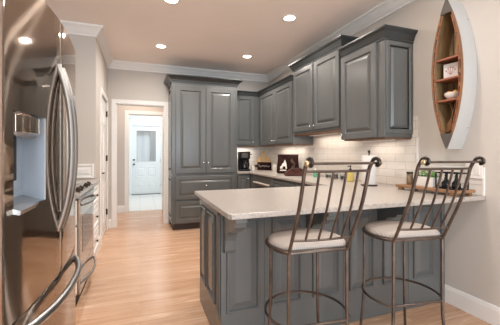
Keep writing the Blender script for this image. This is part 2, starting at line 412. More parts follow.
# subway tile backsplash
CT = 0.91                                                      # counter top height
bm = B(); box(bm, XR-0.010, XR, 2.06, YB, CT, 1.56); box(bm, XR-0.010, XR, 1.50, 2.06, CT, 1.105)
struct('trim_7', bm, M['tile_r'])
struct('trim_8', box(B(), 1.54, XR-0.010, YB-0.010, YB, CT, 1.36), M['tile_b'])
bm = B(); box(bm, XR-0.014, XR, 2.045, 2.06, 1.105, 1.362, 0.002); box(bm, XR-0.014, XR, 1.485, 2.045, 1.105, 1.118, 0.002); box(bm, XR-0.014, XR, 1.485, 1.50, CT, 1.105, 0.002)
struct('trim_9', bm, M['ceramic'])
# white splash panel on the wall end beside the cooker
bm = B(); panel(bm, (XL+0.01, YE, 0.925), (1, 0, 0), (0, -1, 0), XI-XL-0.03, 0.17, 0.014, 0.02)
struct('trim_10', bm, M['trim'])

# ------------------------------------------------------------------ cabinets
def crown_part(root, path, z0, z1, proj, side=1):
    d = z1-z0
    prof = [(-0.004, z0), (0.008, z0), (0.010, z0+0.16*d), (0.016, z0+0.22*d), (0.022, z0+0.40*d), (0.60*proj, z0+0.66*d), (0.86*proj, z0+0.78*d), (0.90*proj, z0+0.84*d), (proj, z0+0.86*d), (proj, z1), (-0.004, z1)]
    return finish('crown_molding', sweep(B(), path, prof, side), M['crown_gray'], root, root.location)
def cab_door(root, o, u, n, w_, h_, kpos=None, name='door', fw=0.058):
    d = finish(name, panel(B(), o, u, n, w_, h_, 0.022, fw), M['cab'], root, root.location)
    if kpos:
        p = Vector(o)+Vector(u)*kpos[0]+Vector((0, 0, kpos[1]))+Vector(n)*0.022
        finish('knob', knob(B(), p, n), M['nickel'], d, root.location, smooth=True)
    return d

# --- tall pantry
PX0, PX1, PY = 0.47, 1.545, 4.88
r = thing('pantry_cabinet', 'tall gray pantry cabinet with two doors above two wide drawers, beside the doorway', 'cabinet', ((PX0+PX1)/2, (PY+YB)/2, 0))
bm = B(); box(bm, PX0, PX1, PY, YB-0.002, 0.10, 2.36, 0.002); finish('body', bm, M['cab'], r, r.location)
finish('toe_kick', box(B(), PX0+0.02, PX1-0.005, PY+0.05, YB-0.01, 0, 0.10), M['kick'], r, r.location)
pm = (PX0+PX1)/2
for i, (a, b) in enumerate(((PX0+0.055, pm-0.003), (pm+0.003, PX1-0.045))):
    kx = (b-a)-0.035 if i == 0 else 0.035
    cab_door(r, (a, PY, 0.90), (1, 0, 0), (0, -1, 0), b-a, 1.40, (kx, 0.17), 'door', 0.075)
for z, h in ((0.485, 0.375), (0.115, 0.345)):
    cab_door(r, (PX0+0.05, PY, z), (1, 0, 0), (0, -1, 0), PX1-PX0-0.095, h, ((PX1-PX0-0.095)/2, h/2+0.03), 'drawer')
bm = B()
panel(bm, (PX0, PY+0.04, 0.14), (0, 1, 0), (-1, 0, 0), YB-PY-0.08, 0.70, 0.008, 0.04); panel(bm, (PX0, PY+0.04, 0.90), (0, 1, 0), (-1, 0, 0), YB-PY-0.08, 1.40, 0.008, 0.04)
finish('side_panel', bm, M['cab'], r, r.location)
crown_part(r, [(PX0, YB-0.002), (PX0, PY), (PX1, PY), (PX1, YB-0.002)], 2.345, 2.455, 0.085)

UX = 2.04                     # face of the right-wall cabinets
UZ0 = 1.345
# --- corner upper cabinet on the back wall
UYB = 5.13
r = thing('wall_cabinet', 'narrow gray wall cabinet over the coffee maker, tucked beside the tall pantry', 'cabinet', (1.80, 5.30, UZ0))
bm = B(); box(bm, PX1+0.003, UX-0.001, UYB, YB-0.002, UZ0+0.012, 2.27, 0.002); finish('body', bm, M['cab'], r, r.location)
cab_door(r, (PX1+0.025, UYB, UZ0+0.03), (1, 0, 0), (0, -1, 0), 0.375, 0.875, (0.345, 0.05))
finish('light_rail', box(B(), PX1+0.003, UX-0.001, UYB+0.005, YB-0.002, UZ0, UZ0+0.012), M['cab_under'], r, r.location)
crown_part(r, [(PX1+0.003, UYB), (UX-0.001, UYB)], 2.255, 2.335, 0.05, side=1)
# --- corner run on the right wall, two doors
G1, G2, G3, G4 = 5.125, 3.805, 2.715, 2.108
r = thing('wall_cabinet', 'low-hung gray wall cabinet with two doors in the kitchen corner, beside the raised cabinet', 'cabinet', (2.2, 4.45, UZ0))
bm = B(); box(bm, UX, XR-0.002, G2+0.002, YB-0.002, UZ0+0.012, 2.27, 0.002); finish('body', bm, M['cab'], r, r.location)
for a, b, k in ((G1-0.10, 4.425, 0.03), (4.415, G2+0.03, None)):
    wd = a-b
    cab_door(r, (UX, a, UZ0+0.03), (0, -1, 0), (-1, 0, 0), wd, 0.875, (wd-0.03 if k else 0.03, 0.05))
finish('light_rail', box(B(), UX+0.005, XR-0.002, G2+0.002, YB-0.34, UZ0, UZ0+0.012), M['cab_under'], r, r.location)
crown_part(r, [(UX, UYB), (UX, G2+0.002)], 2.255, 2.335, 0.05, side=1)
# --- raised pair in the middle
r = thing('wall_cabinet', 'taller gray wall cabinet with two doors, hung higher than its neighbours on the tiled wall', 'cabinet', (2.2, 3.26, 1.47))
bm = B(); box(bm, UX, XR-0.002, G3+0.002, G2, 1.485, 2.385, 0.002); finish('body', bm, M['cab'], r, r.location)
gm = (G2+G3)/2
for i, (a, b) in enumerate(((G2-0.03, gm+0.02), (gm-0.012, G3+0.03))):
    cab_door(r, (UX, a, 1.515), (0, -1, 0), (-1, 0, 0), a-b, 0.84, ((a-b)-0.03 if i == 0 else 0.03, 0.05))
finish('light_rail', box(B(), UX+0.004, XR-0.002, G3+0.002, G2, 1.472, 1.485), M['cab_under'], r, r.location)
crown_part(r, [(XR-0.002, G2), (UX, G2), (UX, G3+0.002), (XR-0.002, G3+0.002)], 2.365, 2.475, 0.055, side=1)
# --- end cabinet nearest the viewer
r = thing('wall_cabinet', 'gray wall cabinet with one door and a paneled end, nearest the hanging boat shelf', 'cabinet', (2.2, 2.41, 1.355))
bm = B(); box(bm, UX, XR-0.002, G4, G3, 1.366, 2.26, 0.002); finish('body', bm, M['cab'], r, r.location)
cab_door(r, (UX, G3-0.012, 1.37), (0, -1, 0), (-1, 0, 0), G3-G4-0.105, 0.865, (0.03, 0.045))
finish('end_panel', panel(B(), (UX+0.012, G4, 1.40), (1, 0, 0), (0, -1, 0), XR-UX-0.02, 0.83, 0.012, 0.035), M['cab'], r, r.location)
finish('light_rail', box(B(), UX+0.015, XR-0.002, G4+0.01, G3-0.02, 1.354, 1.366), M['cab_under'], r, r.location)
crown_part(r, [(UX, G3), (UX, G4), (XR-0.002, G4)], 2.235, 2.34, 0.055, side=1)

# slim lamps under the wall cabinets, as the glow on the tile shows
def under_light(root, x, y, z, sx, sy, e):
    o = finish('under_cabinet_light', box(B(), x-sx/2, x+sx/2, y-sy/2, y+sy/2, z-0.012, z-0.0005, 0.002), M['white_plastic'], root, root.location)
    l = bpy.data.lights.new('under_lamp', 'AREA'); l.shape = 'RECTANGLE'; l.size = sx*0.8; l.size_y = sy*0.9; l.energy = e; l.color = (1.0, 0.88, 0.76)
    q = bpy.data.objects.new('under_lamp', l); C.objects.link(q); q.parent = root; q.location = Vector((x, y, z-0.014))-Vector(root.location)
W_ = [o for o in C.objects if o.name.startswith('wall_cabinet')]
W_.sort(key=lambda o: -o.location.y)
under_light(W_[0], 1.79, 5.32, UZ0, 0.40, 0.05, 1.6)
under_light(W_[1], 2.24, 4.40, UZ0, 0.05, 0.90, 1.8)
under_light(W_[2], 2.24, 3.27, 1.472, 0.05, 0.80, 1.5)
under_light(W_[3], 2.24, 2.41, 1.354, 0.05, 0.40, 0.6)

# --- base cabinets
def base_unit(root, x0, x1, y0, y1, z1=0.879):
    finish('body', box(B(), x0, x1, y0, y1, 0.10, z1, 0.002), M['cab'], root, root.location)
BY = 4.86; BX = 1.77
r = thing('base_cabinet', 'gray base cabinet with drawer and door under the coffee maker', 'cabinet', (1.95, 5.1, 0))
base_unit(r, PX1+0.003, XR-0.012, BY, YB-0.012)
cab_door(r, (PX1+0.01, BY, 0.12), (1, 0, 0), (0, -1, 0), 0.21, 0.72, (0.17, 0.67), fw=0.04)
finish('toe_kick', box(B(), PX1+0.01, XR-0.02, BY+0.06, YB-0.02, 0, 0.10), M['kick'], r, r.location)
r = thing('dishwasher', 'gray-fronted dishwasher with pale bar handle under the corner worktop', 'dishwasher', (2.05, 4.24, 0))
finish('body', box(B(), BX+0.02, XR-0.012, 3.935, 4.555, 0.10, 0.872), M['steel_side'], r, r.location)
finish('door', box(B(), BX-0.004, BX+0.02, 3.94, 4.55, 0.11, 0.868, 0.004), M['steel_side'], r, r.location)
bm = B(); tube(bm, [(BX-0.055, 3.95, 0.765), (BX-0.055, 4.54, 0.765)], 0.013)
for y in (4.0, 4.49): tube(bm, [(BX-0.004, y, 0.765), (BX-0.05, y, 0.765)], 0.007)
finish('handle', bm, M['satin'], r, r.location, smooth=True)
finish('toe_kick', box(B(), BX+0.06, XR-0.02, 3.94, 4.55, 0, 0.10), M['kick'], r, r.location)
r = thing('base_cabinet', 'gray base cabinet with a row of drawer fronts along the tiled wall', 'cabinet', (2.05, 3.2, 0))
base_unit(r, BX, XR-0.012, 2.506, 3.925)
for a, b in ((3.90, 3.24), (3.22, 2.54)):
    cab_door(r, (BX, a, 0.69), (0, -1, 0), (-1, 0, 0), a-b, 0.155, ((a-b)/2, 0.08), 'drawer', 0.03)
    cab_door(r, (BX, a, 0.12), (0, -1, 0), (-1, 0, 0), a-b, 0.55, ((a-b)-0.04, 0.48))
finish('toe_kick', box(B(), BX+0.06, XR-0.02, 2.51, 3.92, 0, 0.10), M['kick'], r, r.location)
r = thing('filler_cabinet', 'gray corner base cabinet beside the dishwasher', 'cabinet', (2.05, 4.70, 0))
base_unit(r, BX, XR-0.012, 4.56, 4.857)
finish('toe_kick', box(B(), BX+0.06, XR-0.02, 4.57, 4.85, 0, 0.10), M['kick'], r, r.location)

# --- peninsula
NX0, NX1, NY0, NY1 = 0.466, XR-0.002, 1.80, 2.50
r = thing('peninsula_cabinet', 'gray paneled peninsula cabinet with scrolled corbels behind the two bar stools', 'cabinet', (1.4, 2.15, 0))
finish('body', box(B(), NX0, NX1, NY0, NY1, 0.0, 0.877, 0.002), M['cab'], r, r.location)
def field(o, u, n, w_, h_):                      # raised field framed by a bead, standing on a face
    bm = B(); o = Vector(o); u = Vector(u); n = Vector(n); z = Vector((0, 0, 1))
    L = [(0, 0), (0.0, 0.012), (0.004, 0.016), (0.010, 0.016), (0.015, 0.008), (0.019, 0.001), (0.027, 0.001), (0.056, 0.013), (0.059, 0.014)]
    mx = min(w_, h_)/2-0.003
    loft(bm, [[o+u*a+z*b+n*d for a, b in ((i, i), (w_-i, i), (w_-i, h_-i), (i, h_-i))] for i, d in [(min(i, mx), d) for i, d in L]])
    return bm
for k in range(6):
    finish('front_panel', field((0.500+0.305*k, NY0, 0.235), (1, 0, 0), (0, -1, 0), 0.215, 0.575), M['cab'], r, r.location)
for y, wd in ((2.41, 0.205), (2.155, 0.225)):
    finish('end_panel', field((NX0, y, 0.235), (0, -1, 0), (-1, 0, 0), wd, 0.575), M['cab'], r, r.location)
bm = B()
for y in (1.815, 1.845, 1.875): box(bm, NX0-0.008, NX0, y, y+0.016, 0.20, 0.84, 0.003)
finish('fluted_pilaster', bm, M['cab'], r, r.location)
for x in (0.705+0.0525, 1.315+0.0525, 1.925+0.0525):
    finish('seam_bead', box(B(), x-0.004, x+0.004, NY0-0.004, NY0, 0.02, 0.86), M['cab'], r, r.location)
bm = B(); box(bm, NX1-0.045, NX1-0.012, NY0-0.014, NY0, 0, 0.877, 0.003); finish('corner_post', bm, M['cab'], r, r.location)
def corbel_bm(x0, x1):
    pts = [(0, 0.877), (0.262, 0.877), (0.262, 0.845), (0.245, 0.838), (0.240, 0.815), (0.215, 0.800), (0.190, 0.797), (0.178, 0.780)]
    for k in range(9):                               # concave sweep
        a = PI/2*k/8; pts.append((0.165-0.085*math.sin(a), 0.695+0.075*math.cos(a)) if False else (0.175-0.125*math.sin(a), 0.775-0.100*(1-math.cos(a))))
    pts += [(0.048, 0.655), (0.046, 0.635), (0.036, 0.620), (0.020, 0.611), (0, 0.608)]
    return prism(B(), pts, lambda a, b, t: (t, NY0-a, b), x0, x1)
for x in (0.480, 1.060, 1.668):
    finish('corbel', corbel_bm(x, x+0.065), M['cab'], r, r.location)

# --- worktop (one continuous U)
bm = B()
out = [(PX1+0.004, YB-0.011), (PX1+0.004, 4.825), (1.735, 4.825), (1.735, 2.515), (0.425, 2.515), (0.425, 1.505), (0.440, 1.48), (XR-0.0105, 1.48), (XR-0.0105, YB-0.011)]
vs0 = [bm.verts.new((x, y, 0.879)) for x, y in out]; f = bm.faces.new(vs0)
rr = bmesh.ops.extrude_face_region(bm, geom=[f]); top = [v for v in rr['geom'] if isinstance(v, bmesh.types.BMVert)]
bmesh.ops.translate(bm, verts=top, vec=(0, 0, CT-0.879))
bmesh.ops.recalc_face_normals(bm, faces=bm.faces)
es = [e for e in bm.edges if not (abs(e.verts[0].co.z-e.verts[1].co.z) > 0.01)]
bmesh.ops.bevel(bm, geom=es, offset=0.006, segments=2, affect='EDGES', profile=0.5)
tag(finish('countertop', bm, M['quartz']), 'beige speckled stone worktop running along the walls and over the peninsula', 'countertop')

# ------------------------------------------------------------------ fridge
FY0, FY1 = 1.020, 1.955; FXB, FXF = XL+0.03, -0.325
FYM = 1.492
r = thing('refrigerator', 'tall mirror-bright stainless steel french door refrigerator with bowed handles', 'refrigerator', ((FXB+FXF)/2, (FY0+FY1)/2, 0))
finish('body', box(B(), FXB, FXF-0.085, FY0+0.006, FY1-0.006, 0.03, 1.76, 0.006), M['steel_side'], r, r.location)
def bow(y):                                            # gently bowed front, rounded at both sides
    t = (y-1.50)/0.455
    return FXF + 0.008 - (0.026*t*t if t > 0 else 0.042*abs(t)**1.45)
def door_section(ya, yb, zs, rnd_a, rnd_b, n=16):
    """outline of a door seen from above; rnd: corner radius at each side"""
    pts = []
    xb = FXF-0.080
    pts.append((xb, ya)); 
    ra, rb = rnd_a, rnd_b
    for k in range(6):
        a = PI/2*k/5; y = ya+ra*(1-math.cos(a)); pts.append((bow(ya+ra)-ra+ra*math.sin(a), y))
    for k in range(1, n): y = ya+ra+(yb-rb-ya-ra)*k/n; pts.append((bow(y), y))
    for k in range(6):
        a = PI/2*(5-k)/5; y = yb-rb*(1-math.cos(a)); pts.append((bow(yb-rb)-rb+rb*math.sin(a), y))
    pts.append((xb, yb)); return pts
def slab(sec, z0, z1):
    bm = B(); loft(bm, [[(x, y, z0) for x, y in sec], [(x, y, z1) for x, y in sec]]); return bm
ZD0, ZD1 = 0.715, 1.78
# near door is built round the dispenser opening
DY0, DY1, DZ0, DZ1 = 1.085, 1.312, 1.05, 1.35
sec = door_section(FY0, FYM-0.003, None, 0.020, 0.008)
def cut(sec, lo, hi):                                   # strip of the door outline between two y values, flush back
    xb = FXF-0.080
    inner = [p for p in sec if lo < p[1] < hi and p[0] > xb+1e-4]
    def at(y):
        q = [p for p in sec if p[0] > xb+1e-4]
        for a, b in zip(q, q[1:]):
            if a[1] <= y <= b[1] and b[1] > a[1]:
                t = (y-a[1])/(b[1]-a[1]); return (a[0]+(b[0]-a[0])*t, y)
        return None
    A = at(lo); Bq = at(hi)
    pts = [(xb, lo if A else sec[0][1])] + ([A] if A else []) + inner + ([Bq] if Bq else []) + [(xb, hi if Bq else sec[-1][1])]
    return pts
bm = B()
for s_, z0, z1 in ((sec, ZD0, DZ0), (sec, DZ1, ZD1), (cut(sec, -9, DY0), DZ0, DZ1), (cut(sec, DY1, 9), DZ0, DZ1)):
    loft(bm, [[(x, y, z0) for x, y in s_], [(x, y, z1) for x, y in s_]])
d1 = finish('door', bm, M['steel'], r, r.location, smooth=True)
d2 = finish('door', slab(door_section(FYM+0.003, FY1, None, 0.008, 0.035), ZD0, ZD1), M['steel'], r, r.location, smooth=True)
fz = finish('freezer_drawer', slab(door_section(FY0, FY1, None, 0.020, 0.035, 30), 0.09, ZD0-0.008), M['steel'], r, r.location, smooth=True)
finish('toe_grille', box(B(), FXB+0.05, FXF-0.09, FY0+0.02, FY1-0.02, 0, 0.085), M['black'], r, r.location)
finish('hinge_cover', box(B(), FXF-0.16, FXF-0.03, FY1-0.09, FY1-0.03, 1.76, 1.80, 0.006), M['steel_side'], r, r.location)
# dispenser
xb = FXF-0.078
bm = B(); box(bm, xb-0.004, xb+0.003, DY0, DY1, DZ0, DZ1)
box(bm, xb, bow(DY1)-0.002, DY1-0.006, DY1-0.0005, DZ0, DZ1); box(bm, xb, bow(DY0)-0.003, DY0+0.0005, DY0+0.006, DZ0, DZ1)
dp = finish('water_dispenser', bm, M['disp'], d1, r.location)
bm = B()
hous = [(xb, DY0+0.006)] + [(bow(DY0)+0.028-0.055*abs(k/10-0.5)**2.2*4*0.5, DY0+0.006+(DY1-DY0-0.012)*k/10) for k in range(11)] + [(xb, DY1-0.006)]
loft(bm, [[(x-(0.016 if x > xb else 0), y, 1.277) for x, y in hous], [(x, y, 1.287) for x, y in hous], [(x, y, 1.338) for x, y in hous], [(x-(0.02 if x > xb else 0), y, 1.349) for x, y in hous]])
finish('dispenser_housing', bm, M['steel'], d1, r.location, smooth=True)
bm = B(); prism(bm, [(xb, 1.052), (FXF-0.012, 1.035), (FXF-0.009, 1.048), (xb, 1.072)], lambda a, b, t: (a, t, b), DY0-0.004, DY1+0.004)
finish('drip_tray', bm, M['handle_steel'], d1, r.location)
finish('dispenser_lever', box(B(), xb+0.003, xb+0.018, 1.17, 1.21, 1.13, 1.277, 0.004), M['black'], d1, r.location)
# handles
def bowed_handle(p0, p1, out, amt, wide, thick):
    bm = B(); p0 = Vector(p0); p1 = Vector(p1); out = Vector(out); rings = []
    ax = (p1-p0).normalized(); sd = ax.cross(out).normalized(); N = 22
    for k in range(N+1):
        t = k/N; q = 2*t-1; o = amt*(1-abs(q)**2.4)
        do = -amt*2.4*abs(q)**1.4*(1 if q > 0 else -1)*2/((p1-p0).length)
        tg = (ax+out*do).normalized(); nn = sd.cross(tg).normalized()
        if nn.dot(out) < 0: nn = -nn
        c = p0+(p1-p0)*t+out*o
        rings.append([c+sd*wide*math.cos(a)+nn*thick*math.sin(a) for a in [2*PI*j/12 for j in range(12)]])
    return loft(bm, rings)
for d, y in ((d1, FYM-0.030), (d2, FYM+0.030)):
    finish('handle', bowed_handle((bow(y)-0.004, y, 0.90), (bow(y)-0.004, y, 1.59), (1, 0, 0), 0.050, 0.018, 0.012), M['handle_steel'], d, r.location, smooth=True)
finish('handle', bowed_handle((bow(1.12)-0.004, 1.12, 0.655), (bow(1.88)-0.004, 1.88, 0.655), (1, 0, 0), 0.070, 0.017, 0.013), M['handle_steel'], fz, r.location, smooth=True)

# ------------------------------------------------------------------ cooker and its neighbours on the left wall
RY0, RY1, RXF = 2.72, 3.48, -0.45
r = thing('gas_range', 'stainless steel range with black knobs on the left wall beyond the refrigerator', 'range', ((XL+RXF)/2, (RY0+RY1)/2, 0))
finish('body', box(B(), XL+0.003, RXF-0.03, RY0, RY1, 0.09, 0.90), M['steel_side'], r, r.location)
finish('toe_kick', box(B(), XL+0.05, RXF-0.03, RY0+0.01, RY1-0.01, 0, 0.09), M['black'], r, r.location)
finish('cooktop', box(B(), XL+0.003, RXF-0.10, RY0, RY1, 0.90, 0.918, 0.004), M['black_glass'], r, r.location)
for yy in (RY0+0.19, RY0+0.57):
    bm = B(); box(bm, -0.83, -0.80, yy-0.10, yy+0.10, 0.916, 0.932)
    for xx in (-0.93, -0.70):
        for d in (-0.09, 0, 0.09): box(bm, xx-0.10, xx+0.10, yy+d-0.005, yy+d+0.005, 0.922, 0.936)
        for d in (-0.10, 0.09): box(bm, xx+d, xx+d+0.01, yy-0.10, yy+0.10, 0.914, 0.930)
    finish('burner_grate', bm, M['black'], r, r.location)
bm = B(); prism(bm, [(RXF-0.10, 0.86), (RXF+0.005, 0.86), (RXF+0.005, 0.885), (RXF-0.075, 0.925), (RXF-0.10, 0.925)], lambda a, b, t: (a, t, b), RY0, RY1)
cp = finish('control_panel', bm, M['handle_steel'], r, r.location)
kn = Vector((0.45, 0, 0.89)).normalized()
for y in (RY0+0.11, RY0+0.25, RY0+0.51, RY0+0.65):
    bm = B(); loft(bm, [[Vector((RXF-0.04, y, 0.905))+kn*h+(Vector((0, 1, 0))*math.cos(a)+kn.cross(Vector((0, 1, 0)))*math.sin(a))*q for a in [2*PI*k/14 for k in range(14)]] for q, h in ((0.024, 0), (0.024, 0.008), (0.020, 0.010), (0.018, 0.036), (0.0005, 0.038))])
    finish('knob', bm, M['bronze'], cp, r.location, smooth=True)
od = finish('oven_door', box(B(), RXF-0.03, RXF, RY0+0.004, RY1-0.004, 0.275, 0.855, 0.005), M['steel'], r, r.location)
finish('oven_window', box(B(), RXF-0.004, RXF+0.002, RY0+0.12, RY1-0.12, 0.40, 0.70), M['black_glass'], od, r.location)
finish('handle', bowed_handle((RXF-0.002, RY0+0.06, 0.80), (RXF-0.002, RY1-0.06, 0.80), (1, 0, 0), 0.05, 0.011, 0.011), M['handle_steel'], od, r.location, smooth=True)
dr = finish('warming_drawer', box(B(), RXF-0.03, RXF, RY0+0.004, RY1-0.004, 0.095, 0.268, 0.005), M['steel'], r, r.location)
finish('handle', bowed_handle((RXF-0.002, RY0+0.05, 0.175), (RXF-0.002, RY1-0.05, 0.175), (1, 0, 0), 0.055, 0.011, 0.010), M['handle_steel'], dr, r.location, smooth=True)
def white_base(label, y0, y1, drawers):
    r = thing('white_base_cabinet', label, 'cabinet', (-0.78, (y0+y1)/2, 0))
    finish('body', box(B(), XL+0.003, -0.485, y0, y1, 0.10, 0.878), M['trim'], r, r.location)
    finish('toe_kick', box(B(), XL+0.01, -0.545, y0+0.004, y1-0.004, 0, 0.10), M['trim'], r, r.location)
    for z, h in drawers:
        d = finish('drawer', panel(B(), (-0.485, y0+0.02, z), (0, 1, 0), (1, 0, 0), y1-y0-0.04, h, 0.02, 0.03), M['trim'], r, r.location)
        finish('knob', knob(B(), (-0.465, (y0+y1)/2, z+h/2), (1, 0, 0)), M['bronze'], d, r.location, smooth=True)
    finish('worktop', box(B(), XL+0.003, -0.455, y0, y1, 0.88, CT, 0.004), M['quartz'], r, r.location)
white_base('white base cabinet with stone top squeezed between the range and the wall end', RY1+0.004, YE-0.018, ((0.12, 0.25), (0.39, 0.25), (0.66, 0.19)))
white_base('white base cabinet with stone top between refrigerator and range', 1.97, RY0-0.004, ((0.12, 0.25), (0.39, 0.25), (0.66, 0.19)))

# ------------------------------------------------------------------ bar stools
def make_stool(label):
    r = thing('bar_stool', label, 'stool', (0, 0, 0), 0, 'bar stools at the peninsula')
    ir = M['iron']; R, d, hw = 0.215, 0.144, 0.160
    def ringpts(R_, d_, z, n=40):
        a0 = math.atan2(-d_, math.sqrt(R_*R_-d_*d_)); A = [a0+(PI-2*a0)*k/n for k in range(n+1)]
        return [(R_*math.cos(a), R_*math.sin(a), z) for a in A]
    # cushion: rounded D
    bm = B(); rings = []
    for s, z in ((0.93, 0.735), (1.0, 0.745), (1.0, 0.752), (0.965, 0.762), (0.86, 0.770), (0.5, 0.776), (0.02, 0.777)):
        rings.append([(x*s, (y+0.02)*s-0.02, z) for x, y, _ in ringpts(R-0.008, d-0.008, 0)])
    loft(bm, rings); finish('seat', bm, M['seat'], r, smooth=True)
    fr = finish('seat_frame', tube(B(), ringpts(R, d, 0.733), 0.0095, 8, closed=True), ir, r, smooth=True)
    # back posts run into the rear legs
    X = hw; SY = 0.232; SZ = 1.178
    for s in (-1, 1):
        leg = [(s*X, -d, 0.735), (s*(X+0.002), -d, 0.36), (s*(X+0.008), -d-0.004, 0.22), (s*(X+0.028), -d-0.022, 0.0)]
        lg = finish('leg', tube(B(), smooth_path(leg, 5), 0.0088, 8), ir, r, smooth=True)
        finish('foot', lathe(B(), [(0.011, 0), (0.012, 0.006), (0.010, 0.016), (0.0, 0.018)], (s*(X+0.028), -d-0.022, 0), 10), M['dark_iron'], lg, smooth=True)
        a = (s*0.150, 0.155)
        leg = [(a[0], a[1], 0.735), (a[0]*1.01, a[1]*1.01, 0.36), (a[0]*1.06, a[1]*1.05, 0.2), (a[0]*1.16, a[1]*1.12, 0.0)]
        lg = finish('leg', tube(B(), smooth_path(leg, 5), 0.0088, 8), ir, r, smooth=True)
        finish('foot', lathe(B(), [(0.011, 0), (0.012, 0.006), (0.010, 0.016), (0.0, 0.018)], (a[0]*1.16, a[1]*1.12, 0), 10), M['dark_iron'], lg, smooth=True)
        post = [(s*X, -d, 0.725), (s*X, -d-0.048, 0.82), (s*X, -d-0.120, 0.966), (s*X, -d-0.160, 1.08), (s*X, -d-0.180, 1.148)]
        curl = [(s*X, -d-SY+(0.029-0.0017*k)*math.cos(t), SZ+(0.023-0.0013*k)*math.sin(t)) for k, t in enumerate([0.55+0.42*k for k in range(11)])]
        path = smooth_path(post + curl, 4)
        n = len(path)
        finish('back_post', tube(B(), path[:20], 0.0088, 8), M['iron'], r, smooth=True)
        finish('scroll', tube(B(), path[19:], 0.0082, 8), M['dark_iron'], r, smooth=True)
        finish('finial', sphere(B(), (s*(X+0.014), -d-SY, SZ), (0.012, 0.013, 0.013), 12), M['brass'], r, smooth=True)
    finish('top_rod', tube(B(), [(-X, -d-SY, SZ), (X, -d-SY, SZ)], 0.0058, 8), ir, r, smooth=True)
    # rails are bowed slightly backwards
    def py(z): 
        zs = [(0.735, 0), (0.82, 0.048), (0.966, 0.120), (1.08, 0.160), (1.148, 0.180)]
        for (z0, a), (z1, b) in zip(zs, zs[1:]):
            if z <= z1: return a+(b-a)*(z-z0)/(z1-z0)
        return 0.180
    def rail(z): return [(x, -d-py(z)-0.020*(1-(x/X)**2), z) for x in [-X+2*X*k/12 for k in range(13)]]
    finish('back_rail', tube(B(), rail(1.142), 0.006, 8), ir, r, smooth=True)
    finish('back_rail', tube(B(), rail(0.805), 0.006, 8), ir, r, smooth=True)
    for k in range(4):
        x = -X+2*X*(k+1)/5; bq = 0.020*(1-(x/X)**2)
        finish('spindle', tube(B(), smooth_path([(x, -d-py(z)-bq, z) for z in (0.805, 0.88, 0.966, 1.08, 1.142)], 4), 0.0058, 8), ir, r, smooth=True)
    fr = ringpts(R+0.006, d, 0.365)
    finish('foot_ring', tube(B(), fr, 0.0072, 8, closed=True), ir, r, smooth=True)
    return r
st = make_stool('iron bar stool with striped pad nearer the open end of the peninsula')
st.location = (0.852, 1.447, 0); st.rotation_euler.z = math.radians(-5.0)
s2 = copy_tree(st); s2['label'] = 'iron bar stool with striped pad nearer the right wall and its baseboard'
s2.location = (1.508, 1.43, 0); s2.rotation_euler.z = math.radians(-8.0)

# ------------------------------------------------------------------ boat shelf on the right wall
BZ0, BZ1, BYC, BHW, BD = 1.255, 2.405, 1.655, 0.122, 0.168
def bhw(t): return BHW*max(0.0, 1-abs(2*t-1)**2.1)
r = thing('boat_shelf', 'wooden canoe-shaped shelf with white hull hung upright on the right wall', 'shelf', (XR, BYC, BZ0))
N = 28
def bl(x, sc, add=0.0, zz=0.0):
    T = [k/N for k in range(N+1)]
    L = [(x, BYC+(bhw(t)*sc+add*(1 if 0 < t < 1 else 0)), BZ0+zz+(BZ1-BZ0-2*zz)*t) for t in T]
    Rr = [(x, BYC-(bhw(t)*sc+add*(1 if 0 < t < 1 else 0)), BZ0+zz+(BZ1-BZ0-2*zz)*t) for t in reversed(T)]
    return L[:-1]+Rr[:-1]
xf, xw = XR-BD, XR-0.001
bm = B()                                                     # hull shell: outer skin, rim, inner skin, back
loft(bm, [bl(xw, 0.93), bl(xw-0.06, 0.99), bl(xf+0.02, 1.0), bl(xf, 1.0), bl(xf, 0.93, 0, 0.006), bl(xf+0.03, 0.93, 0, 0.006)], caps=False)
finish('hull', bm, M['boat_hull'], r, r.location)
finish('back_planks', loft(B(), [bl(xw-0.002, 0.90, 0, 0.01), bl(xw-0.014, 0.90, 0, 0.01)]), M['boat_olive'], r, r.location)
finish('inner_lining', loft(B(), [bl(xf+0.012, 0.925, 0, 0.008), bl(xw-0.014, 0.87, 0, 0.02)], caps=False), M['boat_olive'], r, r.location)
bm = B(); loft(bm, [bl(xf+0.006, 1.02), bl(xf-0.006, 1.02), bl(xf-0.006, 0.91, 0, 0.012), bl(xf+0.006, 0.91, 0, 0.012), bl(xf+0.006, 1.02)], caps=False)
bmesh.ops.remove_doubles(bm, verts=bm.verts, dist=1e-5)
finish('gunwale', bm, M['boat_wood'], r, r.location)
for s in (-1, 1):
    for k in range(9):
        t = 0.15+0.70*k/8; y = BYC+s*(bhw(t)*0.90-0.005); z = BZ0+(BZ1-BZ0)*t
        finish('gunwale_block', box(B(), xf-0.004, xf+0.010, y-0.005, y+0.005, z-0.016, z+0.016), M['boat_wood'], r, r.location)
bm = B()
for s in (-1, 1):
    tube(bm, [(xf, BYC+s*(bhw(t)*0.90-0.013), BZ0+(BZ1-BZ0)*t) for t in [0.12+0.76*k/20 for k in range(21)]], 0.0038, 6)
finish('inner_rail', bm, M['boat_shelf'], r, r.location)
for t0, t1 in ((0.0, 0.100), (0.90, 1.0)):
    bm = B(); T = [t0+(t1-t0)*k/6 for k in range(7)]
    pl = [(BYC+bhw(t)*1.03, BZ0+(BZ1-BZ0)*t) for t in T]; pr = [(BYC-bhw(t)*1.03, BZ0+(BZ1-BZ0)*t) for t in reversed(T)]
    pg = pl+pr; q = []
    for p in pg:
        if not q or (abs(p[0]-q[-1][0])+abs(p[1]-q[-1][1])) > 1e-5: q.append(p)
    if abs(q[0][0]-q[-1][0])+abs(q[0][1]-q[-1][1]) < 1e-5: q.pop()
    prism(bm, q, lambda a, b, t: (t, a, b), xf-0.010, xf+0.004)
    finish('bow_cap', bm, M['boat_tip'], r, r.location)
shz = (1.955, 1.80, 1.635)
